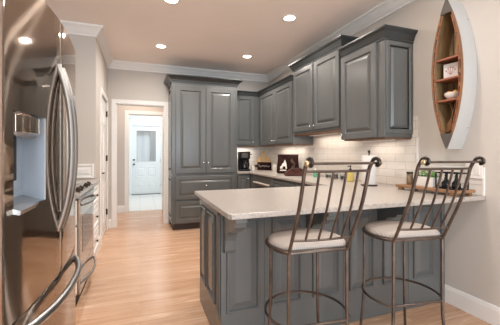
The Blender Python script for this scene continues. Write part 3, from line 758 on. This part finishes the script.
for z in shz:
    t = (z-BZ0)/(BZ1-BZ0); hw = bhw(t)*0.87
    finish('shelf_board', box(B(), xf+0.004, xw-0.016, BYC-hw, BYC+hw, z-0.014, z, 0.002), M['boat_shelf'], r, r.location)
bm = B()                                                      # ribs of the hull
for y in (-0.055, 0.0, 0.055): box(bm, xw-0.022, xw-0.014, BYC+y-0.004, BYC+y+0.004, BZ0+0.16, BZ1-0.16)
finish('plank_batten', bm, M['boat_tip'], r, r.location)
bm = B(); prism(bm, [(BYC-0.045, BZ0+0.705), (BYC+0.045, BZ0+0.705), (BYC+0.015, BZ0+0.92), (BYC-0.015, BZ0+0.99)], lambda a, b, t: (t, a, b), xw-0.028, xw-0.0225)
M['pale_plank'] = mat('pale_cedar_plank', (0.42, 0.25, 0.13), 0.5, var=0.3, vs=(25, 25, 4))
finish('bow_plank', bm, M['pale_plank'], r, r.location)
# little oars crossed in the bow
def oar(label, y0, y1):
    x = xf+0.045 if y0 > y1 else xf+0.062
    bm = B(); a = Vector((x, BYC+y0, 1.385)); b = Vector((x+0.02, BYC+y1, 1.625))
    tube(bm, [a+(b-a)*0.38, b], 0.0055, 8)
    ax = (b-a).normalized(); sd = Vector((0, 1, 0)); sd = (sd-ax*sd.dot(ax)).normalized(); nn = ax.cross(sd)
    rings = []
    for t, w_ in ((0, 0.012), (0.06, 0.019), (0.25, 0.018), (0.36, 0.012), (0.46, 0.0055)):
        c = a+(b-a)*t; rings.append([c+sd*w_*math.cos(q)+nn*0.004*math.sin(q) for q in [2*PI*k/10 for k in range(10)]])
    loft(bm, rings); return tag(finish('oar', bm, M['boat_wood'], smooth=True), label, 'oar', 'miniature oars in the boat shelf')
oar('small wooden oar in the boat shelf bow, its blade on the left', 0.030, -0.030)
oar('small wooden oar in the boat shelf bow, its blade on the right', -0.032, 0.030)
# card standing on the middle shelf
r = thing('picture_card', 'white standing picture block with a pink flower drawing on the boat shelf', 'picture', (xf+0.07, BYC+0.012, 1.80))
finish('panel', box(B(), -0.016, 0.016, -0.052, 0.052, 0.0005, 0.118, 0.002), M['paper'], r)
M['pink'] = mat('pink_drawing', (0.45, 0.20, 0.20), 0.8, var=0.1)
bm = B()
for a in (-0.9, -0.45, 0, 0.45, 0.9):
    tube(bm, [(-0.0165, 0, 0.03), (-0.0165, 0.022*math.sin(a), 0.03+0.028*math.cos(a)), (-0.0165, 0.040*math.sin(a), 0.03+0.052*math.cos(a))], 0.0014, 5)
    sphere(bm, (-0.0165, 0.040*math.sin(a), 0.03+0.055*math.cos(a)), (0.0015, 0.006, 0.006), 8)
finish('flower_drawing', bm, M['pink'], r)
r.rotation_euler.z = math.radians(10)
# bowl of little things
r = thing('bowl', 'white ceramic bowl on the lowest shelf of the boat', 'bowl', (xf+0.075, BYC, 1.635))
finish('bowl_body', lathe(B(), [(0.026, 0.0005), (0.045, 0.012), (0.060, 0.035), (0.063, 0.052), (0.060, 0.052), (0.05, 0.03), (0.0, 0.02)], (0, 0, 0), 20), M['ceramic'], r, smooth=True)
for i, (dx, dy) in enumerate(((-0.015, 0.024), (-0.012, -0.022), (0.016, 0.0))):
    o = finish('orange', sphere(B(), (0, 0, 0), 0.021, 12), M['orange'], loc=(xf+0.075+dx, BYC+dy, 1.635+0.051), smooth=True)
    tag(o, 'small orange ball heaped in the white bowl of the boat shelf', 'decoration', 'orange balls in the bowl')

# ------------------------------------------------------------------ things on the worktop
# coffee maker
r = thing('coffee_maker', 'black drip coffee maker with glass carafe beside the tall pantry', 'coffee maker', (1.755, 5.14, CT), math.radians(-12))
finish('base', box(B(), -0.10, 0.10, -0.13, 0.13, 0.001, 0.035, 0.008), M['black'], r)
finish('tower', box(B(), -0.10, 0.10, 0.03, 0.13, 0.035, 0.345, 0.008), M['black'], r)
h = finish('brew_head', box(B(), -0.10, 0.10, -0.12, 0.035, 0.215, 0.345, 0.010), M['black'], r)
finish('control_plate', box(B(), -0.055, 0.055, -0.124, -0.118, 0.235, 0.325, 0.003), M['bronze'], h)
cf = finish('carafe', lathe(B(), [(0.05, 0.037), (0.066, 0.05), (0.068, 0.10), (0.05, 0.155), (0.045, 0.175)], (0, -0.045, 0), 20), M['black_glass'], r, smooth=True)
finish('carafe_handle', tube(B(), smooth_path([(0.05, -0.075, 0.165), (0.075, -0.11, 0.15), (0.078, -0.115, 0.09), (0.06, -0.08, 0.06)], 5), 0.008, 8), M['black'], cf, smooth=True)
finish('carafe_lid', lathe(B(), [(0.047, 0.175), (0.047, 0.19), (0.0, 0.195)], (0, -0.045, 0), 20), M['black'], cf, smooth=True)
finish('brew_lever', tube(B(), [(0.10, -0.09, 0.29), (0.13, -0.10, 0.292)], 0.008, 8), M['black'], h)
# small white canister beside it
tag(finish('canister', lathe(B(), [(0.03, 0.001), (0.033, 0.01), (0.033, 0.085), (0.028, 0.09), (0.0, 0.092)], (0, 0, 0), 16), M['ceramic'], loc=(1.925, 5.14, CT), smooth=True), 'small white canister standing right of the coffee maker', 'canister')
# cutting board leaning in the corner
ang = math.radians(-22)
r = thing('cutting_board', 'light wood paddle cutting board leaning in the corner of the worktop', 'cutting board', (2.165, 5.20, CT), ang)
pts = [(-0.13, 0.0), (0.13, 0.0), (0.135, 0.19), (0.11, 0.235), (0.055, 0.255), (0.038, 0.285), (0.036, 0.33), (0.022, 0.355), (0, 0.362), (-0.022, 0.355), (-0.036, 0.33), (-0.038, 0.285), (-0.055, 0.255), (-0.11, 0.235), (-0.135, 0.19)]
lean = math.tan(math.radians(7))
finish('board', prism(B(), pts, lambda a, b, t: (a, t+b*lean, b+0.0015), 0.0, 0.018), M['board_wood'], r)
finish('leather_loop', tube(B(), [(0.006*math.cos(k*PI/6), -0.002+0.34*lean, 0.335+0.006*math.sin(k*PI/6)) for k in range(12)], 0.0018, 6, closed=True), M['bronze'], r)
r = thing('wooden_sign', 'dark wooden paddle sign with white script propped on the cutting board', 'sign', (2.16, 5.165, CT), ang)
pts = [(-0.125, 0.0), (0.135, 0.0), (0.135, 0.145), (-0.125, 0.150), (-0.125, 0.10), (-0.165, 0.098), (-0.195, 0.088), (-0.20, 0.072), (-0.19, 0.058), (-0.16, 0.055), (-0.125, 0.05)]
finish('board', prism(B(), pts, lambda a, b, t: (a, t+b*lean, b+0.0015), 0.0, 0.014), M['dark_brown'], r)
sq = []
for k in range(70):                                           # a line of joined-up script, too small in the photo to read
    t = k/69; x = -0.105+0.205*t
    z = 0.078+0.010*math.sin(t*44)+0.008*math.sin(t*19+1)+(0.018 if 0.02 < t < 0.07 or 0.48 < t < 0.53 else 0)
    sq.append((x+0.005*math.cos(t*44), -0.0012+z*lean, z))
finish('script', tube(B(), sq, 0.0024, 5), M['cream'], r)
# small white crock
tag(finish('crock', lathe(B(), [(0.03, 0.001), (0.037, 0.012), (0.037, 0.10), (0.031, 0.115), (0.033, 0.125), (0.0, 0.126)], (0, 0, 0), 16), M['ceramic'], loc=(2.20, 4.80, CT), smooth=True), 'small white crock between the dark sign and the printed bag', 'crock')
# printed dark bag
r = thing('printed_bag', 'dark brown bag printed with a pale animal, standing against the tile', 'bag', (2.165, 4.22, CT), math.radians(-32))
rings = []
for z, hw, ht in ((0.001, 0.165, 0.050), (0.03, 0.172, 0.058), (0.14, 0.166, 0.050), (0.23, 0.158, 0.032), (0.282, 0.160, 0.012), (0.292, 0.160, 0.007)):
    rings.append([(hw*math.copysign(abs(math.cos(a))**0.35, math.cos(a))*(1-0.03*math.sin(3*a)), ht*math.copysign(abs(math.sin(a))**0.6, math.sin(a))+z*0.10, z+(0.012*math.cos(2*a)-0.006 if z > 0.25 else 0)) for a in [2*PI*k/32 for k in range(32)]])
bg_ = finish('bag_body', loft(B(), rings), M['dark_brown'], r, smooth=True)
def yf(z): 
    zs = [(0.0, 0.050), (0.03, 0.058), (0.14, 0.050), (0.23, 0.032), (0.282, 0.012)]
    for (z0, a), (z1, b) in zip(zs, zs[1:]):
        if z <= z1: return -(a+(b-a)*(z-z0)/(z1-z0))+z*0.10
    return 0
goat = [(-0.115, 0.075), (-0.120, 0.105), (-0.098, 0.120), (-0.085, 0.150), (-0.060, 0.172), (-0.058, 0.200), (-0.044, 0.214), (-0.036, 0.196), (-0.026, 0.170), (-0.018, 0.140), (-0.012, 0.075), (-0.030, 0.075), (-0.036, 0.108), (-0.060, 0.115), (-0.078, 0.100), (-0.082, 0.075)]
bm = B(); loft(bm, [[(a, yf(b)*0.99-0.0005, b) for a, b in goat], [(a, yf(b)-0.0045, b) for a, b in goat]])
finish('animal_print', bm, M['cream'], bg_)
finish('text_strip', box(B(), -0.12, -0.02, yf(0.05)-0.003, yf(0.05)+0.004, 0.042, 0.060), M['cream'], bg_)
bm = B(); prism(bm, [(0.03, 0.05), (0.10, 0.06), (0.115, 0.15), (0.06, 0.235), (0.04, 0.20), (0.08, 0.14)], lambda a, b, t: (a, yf(b)-t, b), -0.002, 0.003)
M['print_brown'] = mat('brown_print', (0.10, 0.06, 0.045), 0.8, var=0.2)
finish('leaf_print', bm, M['print_brown'], bg_)
# folded leather pouch
r = thing('leather_pouch', 'folded red-brown leather pouch lying in front of the printed bag', 'pouch', (2.02, 3.73, CT), math.radians(-20))
bm = B(); prism(bm, [(-0.145, 0.001), (0.135, 0.001), (0.14, 0.03), (0.105, 0.095), (0.055, 0.112), (-0.06, 0.098), (-0.115, 0.055), (-0.15, 0.025)], lambda a, b, t: (a, t*(1-b*2.5), b), -0.06, 0.06)
bmesh.ops.bevel(bm, geom=list(bm.edges), offset=0.010, segments=2, affect='EDGES')
pch = finish('pouch_body', bm, M['leather'], r, smooth=True)
bm = B(); tube(bm, [(-0.05, -0.049, 0.10), (0.01, -0.056, 0.045), (0.06, -0.050, 0.08), (0.10, -0.055, 0.095)], 0.003, 6); finish('stitched_flap', bm, M['dark_brown'], pch)
# small bottles behind the first stool
r = thing('green_bottle', 'small green bottle by the tile, seen through the first stool back', 'bottle', (2.17, 3.45, CT))
finish('bottle_body', lathe(B(), [(0.022, 0.001), (0.026, 0.008), (0.026, 0.075), (0.012, 0.092), (0.0, 0.093)], (0, 0, 0), 16), M['green_p'], r, smooth=True)
finish('cap', lathe(B(), [(0.013, 0.092), (0.013, 0.115), (0.0, 0.116)], (0, 0, 0), 12), M['white_plastic'], r, smooth=True)
for k, (x, y, hh, lab) in enumerate(((2.23, 3.24, 0.07, 'short clear glass jar by the tile, farthest of three beside the green bottle'), (2.22, 3.08, 0.095, 'tallest clear glass jar by the tile, middle of three'), (2.22, 2.93, 0.08, 'clear glass jar by the tile, next to the yellow soap bottle'))):
    r = thing('glass_jar', lab, 'jar', (x, y, CT), 0, 'glass jars along the tile')
    finish('glass', lathe(B(), [(0.028, 0.001), (0.034, 0.008), (0.034, hh-0.015), (0.026, hh), (0.024, hh), (0.031, hh-0.015), (0.031, 0.010), (0.0, 0.008)], (0, 0, 0), 18), M['glass'], r, smooth=True)
    finish('contents', lathe(B(), [(0.028, 0.0115), (0.030, 0.014), (0.030, hh*0.6), (0.0, hh*0.62)], (0, 0, 0), 16), M['frost'], r, smooth=True)
    finish('lid', lathe(B(), [(0.027, hh+0.0005), (0.027, hh+0.012), (0.0, hh+0.013)], (0, 0, 0), 16), M['white_plastic'], r, smooth=True)
r = thing('soap_bottle', 'yellow liquid soap bottle with black pump beside the paper towels', 'bottle', (2.17, 2.74, CT))
finish('bottle_body', lathe(B(), [(0.030, 0.001), (0.036, 0.008), (0.036, 0.085), (0.030, 0.105), (0.013, 0.118), (0.013, 0.128), (0, 0.129)], (0, 0, 0), 18), M['yellow'], r, smooth=True)
bm = B(); lathe(bm, [(0.015, 0.128), (0.015, 0.142), (0.005, 0.144), (0.005, 0.165), (0.012, 0.167), (0.012, 0.178), (0, 0.179)], (0, 0, 0), 12); tube(bm, [(0, 0, 0.173), (-0.035, -0.01, 0.172), (-0.042, -0.012, 0.164)], 0.005, 8)
finish('pump', bm, M['black'], r, smooth=True)
r = thing('paper_towel_holder', 'dark upright paper towel holder on the worktop', 'holder', (2.08, 2.35, CT))
bm = B(); lathe(bm, [(0.075, 0.001), (0.078, 0.006), (0.070, 0.012), (0.006, 0.014), (0.006, 0.315), (0.013, 0.320), (0.014, 0.332), (0.006, 0.345), (0, 0.346)], (0, 0, 0), 20)
finish('stand', bm, M['bronze'], r, smooth=True)
tag(finish('paper_towel_roll', lathe(B(), [(0.02, 0), (0.064, 0.0), (0.066, 0.004), (0.066, 0.272), (0.064, 0.276), (0.02, 0.276), (0.02, 0.0)], (0, 0, 0), 28), M['paper'], loc=(2.08, 2.35, CT+0.0145), smooth=True), 'white paper towel roll on the dark upright holder', 'paper towels')

# wooden tray on feet with its things
TX, TY, TZ = 2.200, 1.775, CT
r = thing('serving_tray', 'long wooden riser tray with feet on the peninsula by the wall', 'tray', (TX, TY, TZ), math.radians(2))
finish('tray_board', box(B(), -0.105, 0.105, -0.265, 0.265, 0.022, 0.044, 0.004), M['tray_wood'], r)
for x in (-0.08, 0.08):
    for y in (-0.225, 0.225): finish('foot', box(B(), x-0.016, x+0.016, y-0.02, y+0.02, 0.0005, 0.022, 0.002), M['tray_wood'], r)
TZ += 0.0445
r = thing('spice_jar', 'small jar of brown spice at the far end of the wooden tray', 'jar', (TX-0.01, TY+0.205, TZ))
finish('jar_body', lathe(B(), [(0.022, 0), (0.026, 0.006), (0.026, 0.085), (0.023, 0.09), (0, 0.0905)], (0, 0, 0), 18), M['jar'], r, smooth=True)
finish('lid', lathe(B(), [(0.027, 0.091), (0.027, 0.108), (0, 0.109)], (0, 0, 0), 18), M['bronze'], r, smooth=True)
r = thing('herb_planter', 'white rectangular planter of green herbs on the wooden tray', 'planter', (TX, TY+0.045, TZ), math.radians(-6))
bm = B(); loft(bm, [[(x*s, y*s, z) for x, y in ((-0.045, -0.10), (0.045, -0.10), (0.045, 0.10), (-0.045, 0.10))] for s, z in ((0.93, 0), (1.0, 0.078), (0.92, 0.078), (0.90, 0.066))])
finish('pot', bm, M['ceramic'], r)
finish('soil', box(B(), -0.04, 0.04, -0.088, 0.088, 0.060, 0.068), M['soil'], r)
bm = B()
for k in range(150):
    x = random.uniform(-0.045, 0.045); y = random.uniform(-0.098, 0.098); z = random.uniform(0.074, 0.132)*(1-0.2*abs(y)/0.1)
    a = random.uniform(0, 2*PI); tl = random.uniform(-0.6, 0.7); s = random.uniform(0.010, 0.018)
    dx = Vector((math.cos(a)*math.cos(tl), math.sin(a)*math.cos(tl), math.sin(tl))); dy = Vector((-math.sin(a), math.cos(a), 0))
    c = Vector((x, y, z)); q = [c-dx*s, c-dx*s*0.2+dy*s*0.55, c+dx*s, c-dx*s*0.2-dy*s*0.55]
    up = Vector((0, 0, 0.0025))
    vs = [bm.verts.new(p) for p in q]; tp = bm.verts.new(c+up); lo = bm.verts.new(c-up*0.4)
    for i in range(4):
        bm.faces.new((vs[i], vs[(i+1) % 4], tp)); bm.faces.new((vs[(i+1) % 4], vs[i], lo))
for k in range(26):
    x = random.uniform(-0.036, 0.036); y = random.uniform(-0.085, 0.085)
    tube(bm, [(x, y, 0.066), (x*1.15, y*1.05, 0.115)], 0.0016, 5)
finish('herb_leaves', bm, M['leaf'], r)
r = thing('wire_caddy', 'black metal frame caddy at the near end of the wooden tray', 'caddy', (TX, TY-0.160, TZ), math.radians(-4))
bm = B()
for z in (0.004, 0.120):
    for x in (-0.055, 0.055): box(bm, x-0.004, x+0.004, -0.085, 0.085, z-0.004, z+0.004)
    for y in (-0.085, 0.085): box(bm, -0.055, 0.055, y-0.004, y+0.004, z-0.004, z+0.004)
for x in (-0.055, 0.055):
    for y in (-0.085, 0, 0.085): box(bm, x-0.004, x+0.004, y-0.004, y+0.004, 0.004, 0.120)
finish('frame', bm, M['black'], r)
finish('base_plate', box(B(), -0.052, 0.052, -0.082, 0.082, 0.001, 0.007), M['black'], r)
for k, (dy, lab) in enumerate(((0.040, 'dark stoppered bottle in the black caddy, nearer the herb planter'), (-0.040, 'dark stoppered bottle in the black caddy, farther from the herb planter'))):
    q = thing('oil_bottle', lab, 'bottle', (TX-0.005, TY-0.160+dy, TZ+0.0075), 0, 'bottles in the black caddy')
    finish('bottle_body', lathe(B(), [(0.026, 0), (0.030, 0.006), (0.030, 0.035), (0.012, 0.062), (0.010, 0.080), (0, 0.081)], (0, 0, 0), 16), M['black_glass'], q, smooth=True)
    finish('stopper', lathe(B(), [(0.006, 0.081), (0.011, 0.086), (0.007, 0.100), (0, 0.101)], (0, 0, 0), 12), M['black'], q, smooth=True)

# light switch plate on the right wall
r = thing('switch_plate', 'white double wall plate above the low tile, right of the wooden tray', 'switch plate', (XR-0.0145, 1.555, 1.095))
finish('plate', box(B(), -0.006, 0.0, -0.062, 0.062, -0.062, 0.062, 0.003), M['white_plastic'], r)
for y in (-0.028, 0.028):
    finish('rocker', box(B(), -0.010, -0.005, y-0.017, y+0.017, -0.034, 0.034, 0.002), M['ceramic'], r)

# ------------------------------------------------------------------ recessed ceiling lights
def downlight(x, y, label, k=1.0):
    r = thing('recessed_light', label, 'ceiling light', (x, y, H-0.0005), 0, 'recessed ceiling lights')
    finish('trim_ring', lathe(B(), [(0.062, 0), (0.088, 0), (0.086, -0.006), (0.064, -0.004), (0.062, 0)], (0, 0, 0), 28), M['white_plastic'], r, smooth=True)
    finish('lens', lathe(B(), [(0.0, -0.0022), (0.063, -0.0022), (0.063, -0.0008), (0.0, -0.0008)], (0, 0, 0), 28), M['bulb'], r)
    l = bpy.data.lights.new('lamp', 'AREA'); l.shape = 'DISK'; l.size = 0.12; l.energy = LAMP_W*k; l.color = LAMP_COL; l.spread = math.radians(165)
    o = bpy.data.objects.new('lamp', l); C.objects.link(o); o.parent = r; o.location = (0, 0, -0.012)
downlight(0.29, 3.07, 'recessed ceiling light at the top edge, above the aisle')
downlight(1.575, 3.03, 'recessed ceiling light in front of the raised wall cabinet')
downlight(0.28, 4.45, 'recessed ceiling light nearest the doorway')
downlight(1.575, 4.46, 'recessed ceiling light nearest the corner wall cabinets')
for x, y in ((0.29, 1.67), (1.575, 1.62), (0.29, 0.27), (1.575, 0.22), (0.9, -1.4)):
    downlight(x, y, 'recessed ceiling light over the near part of the room, outside the picture', 0.5)
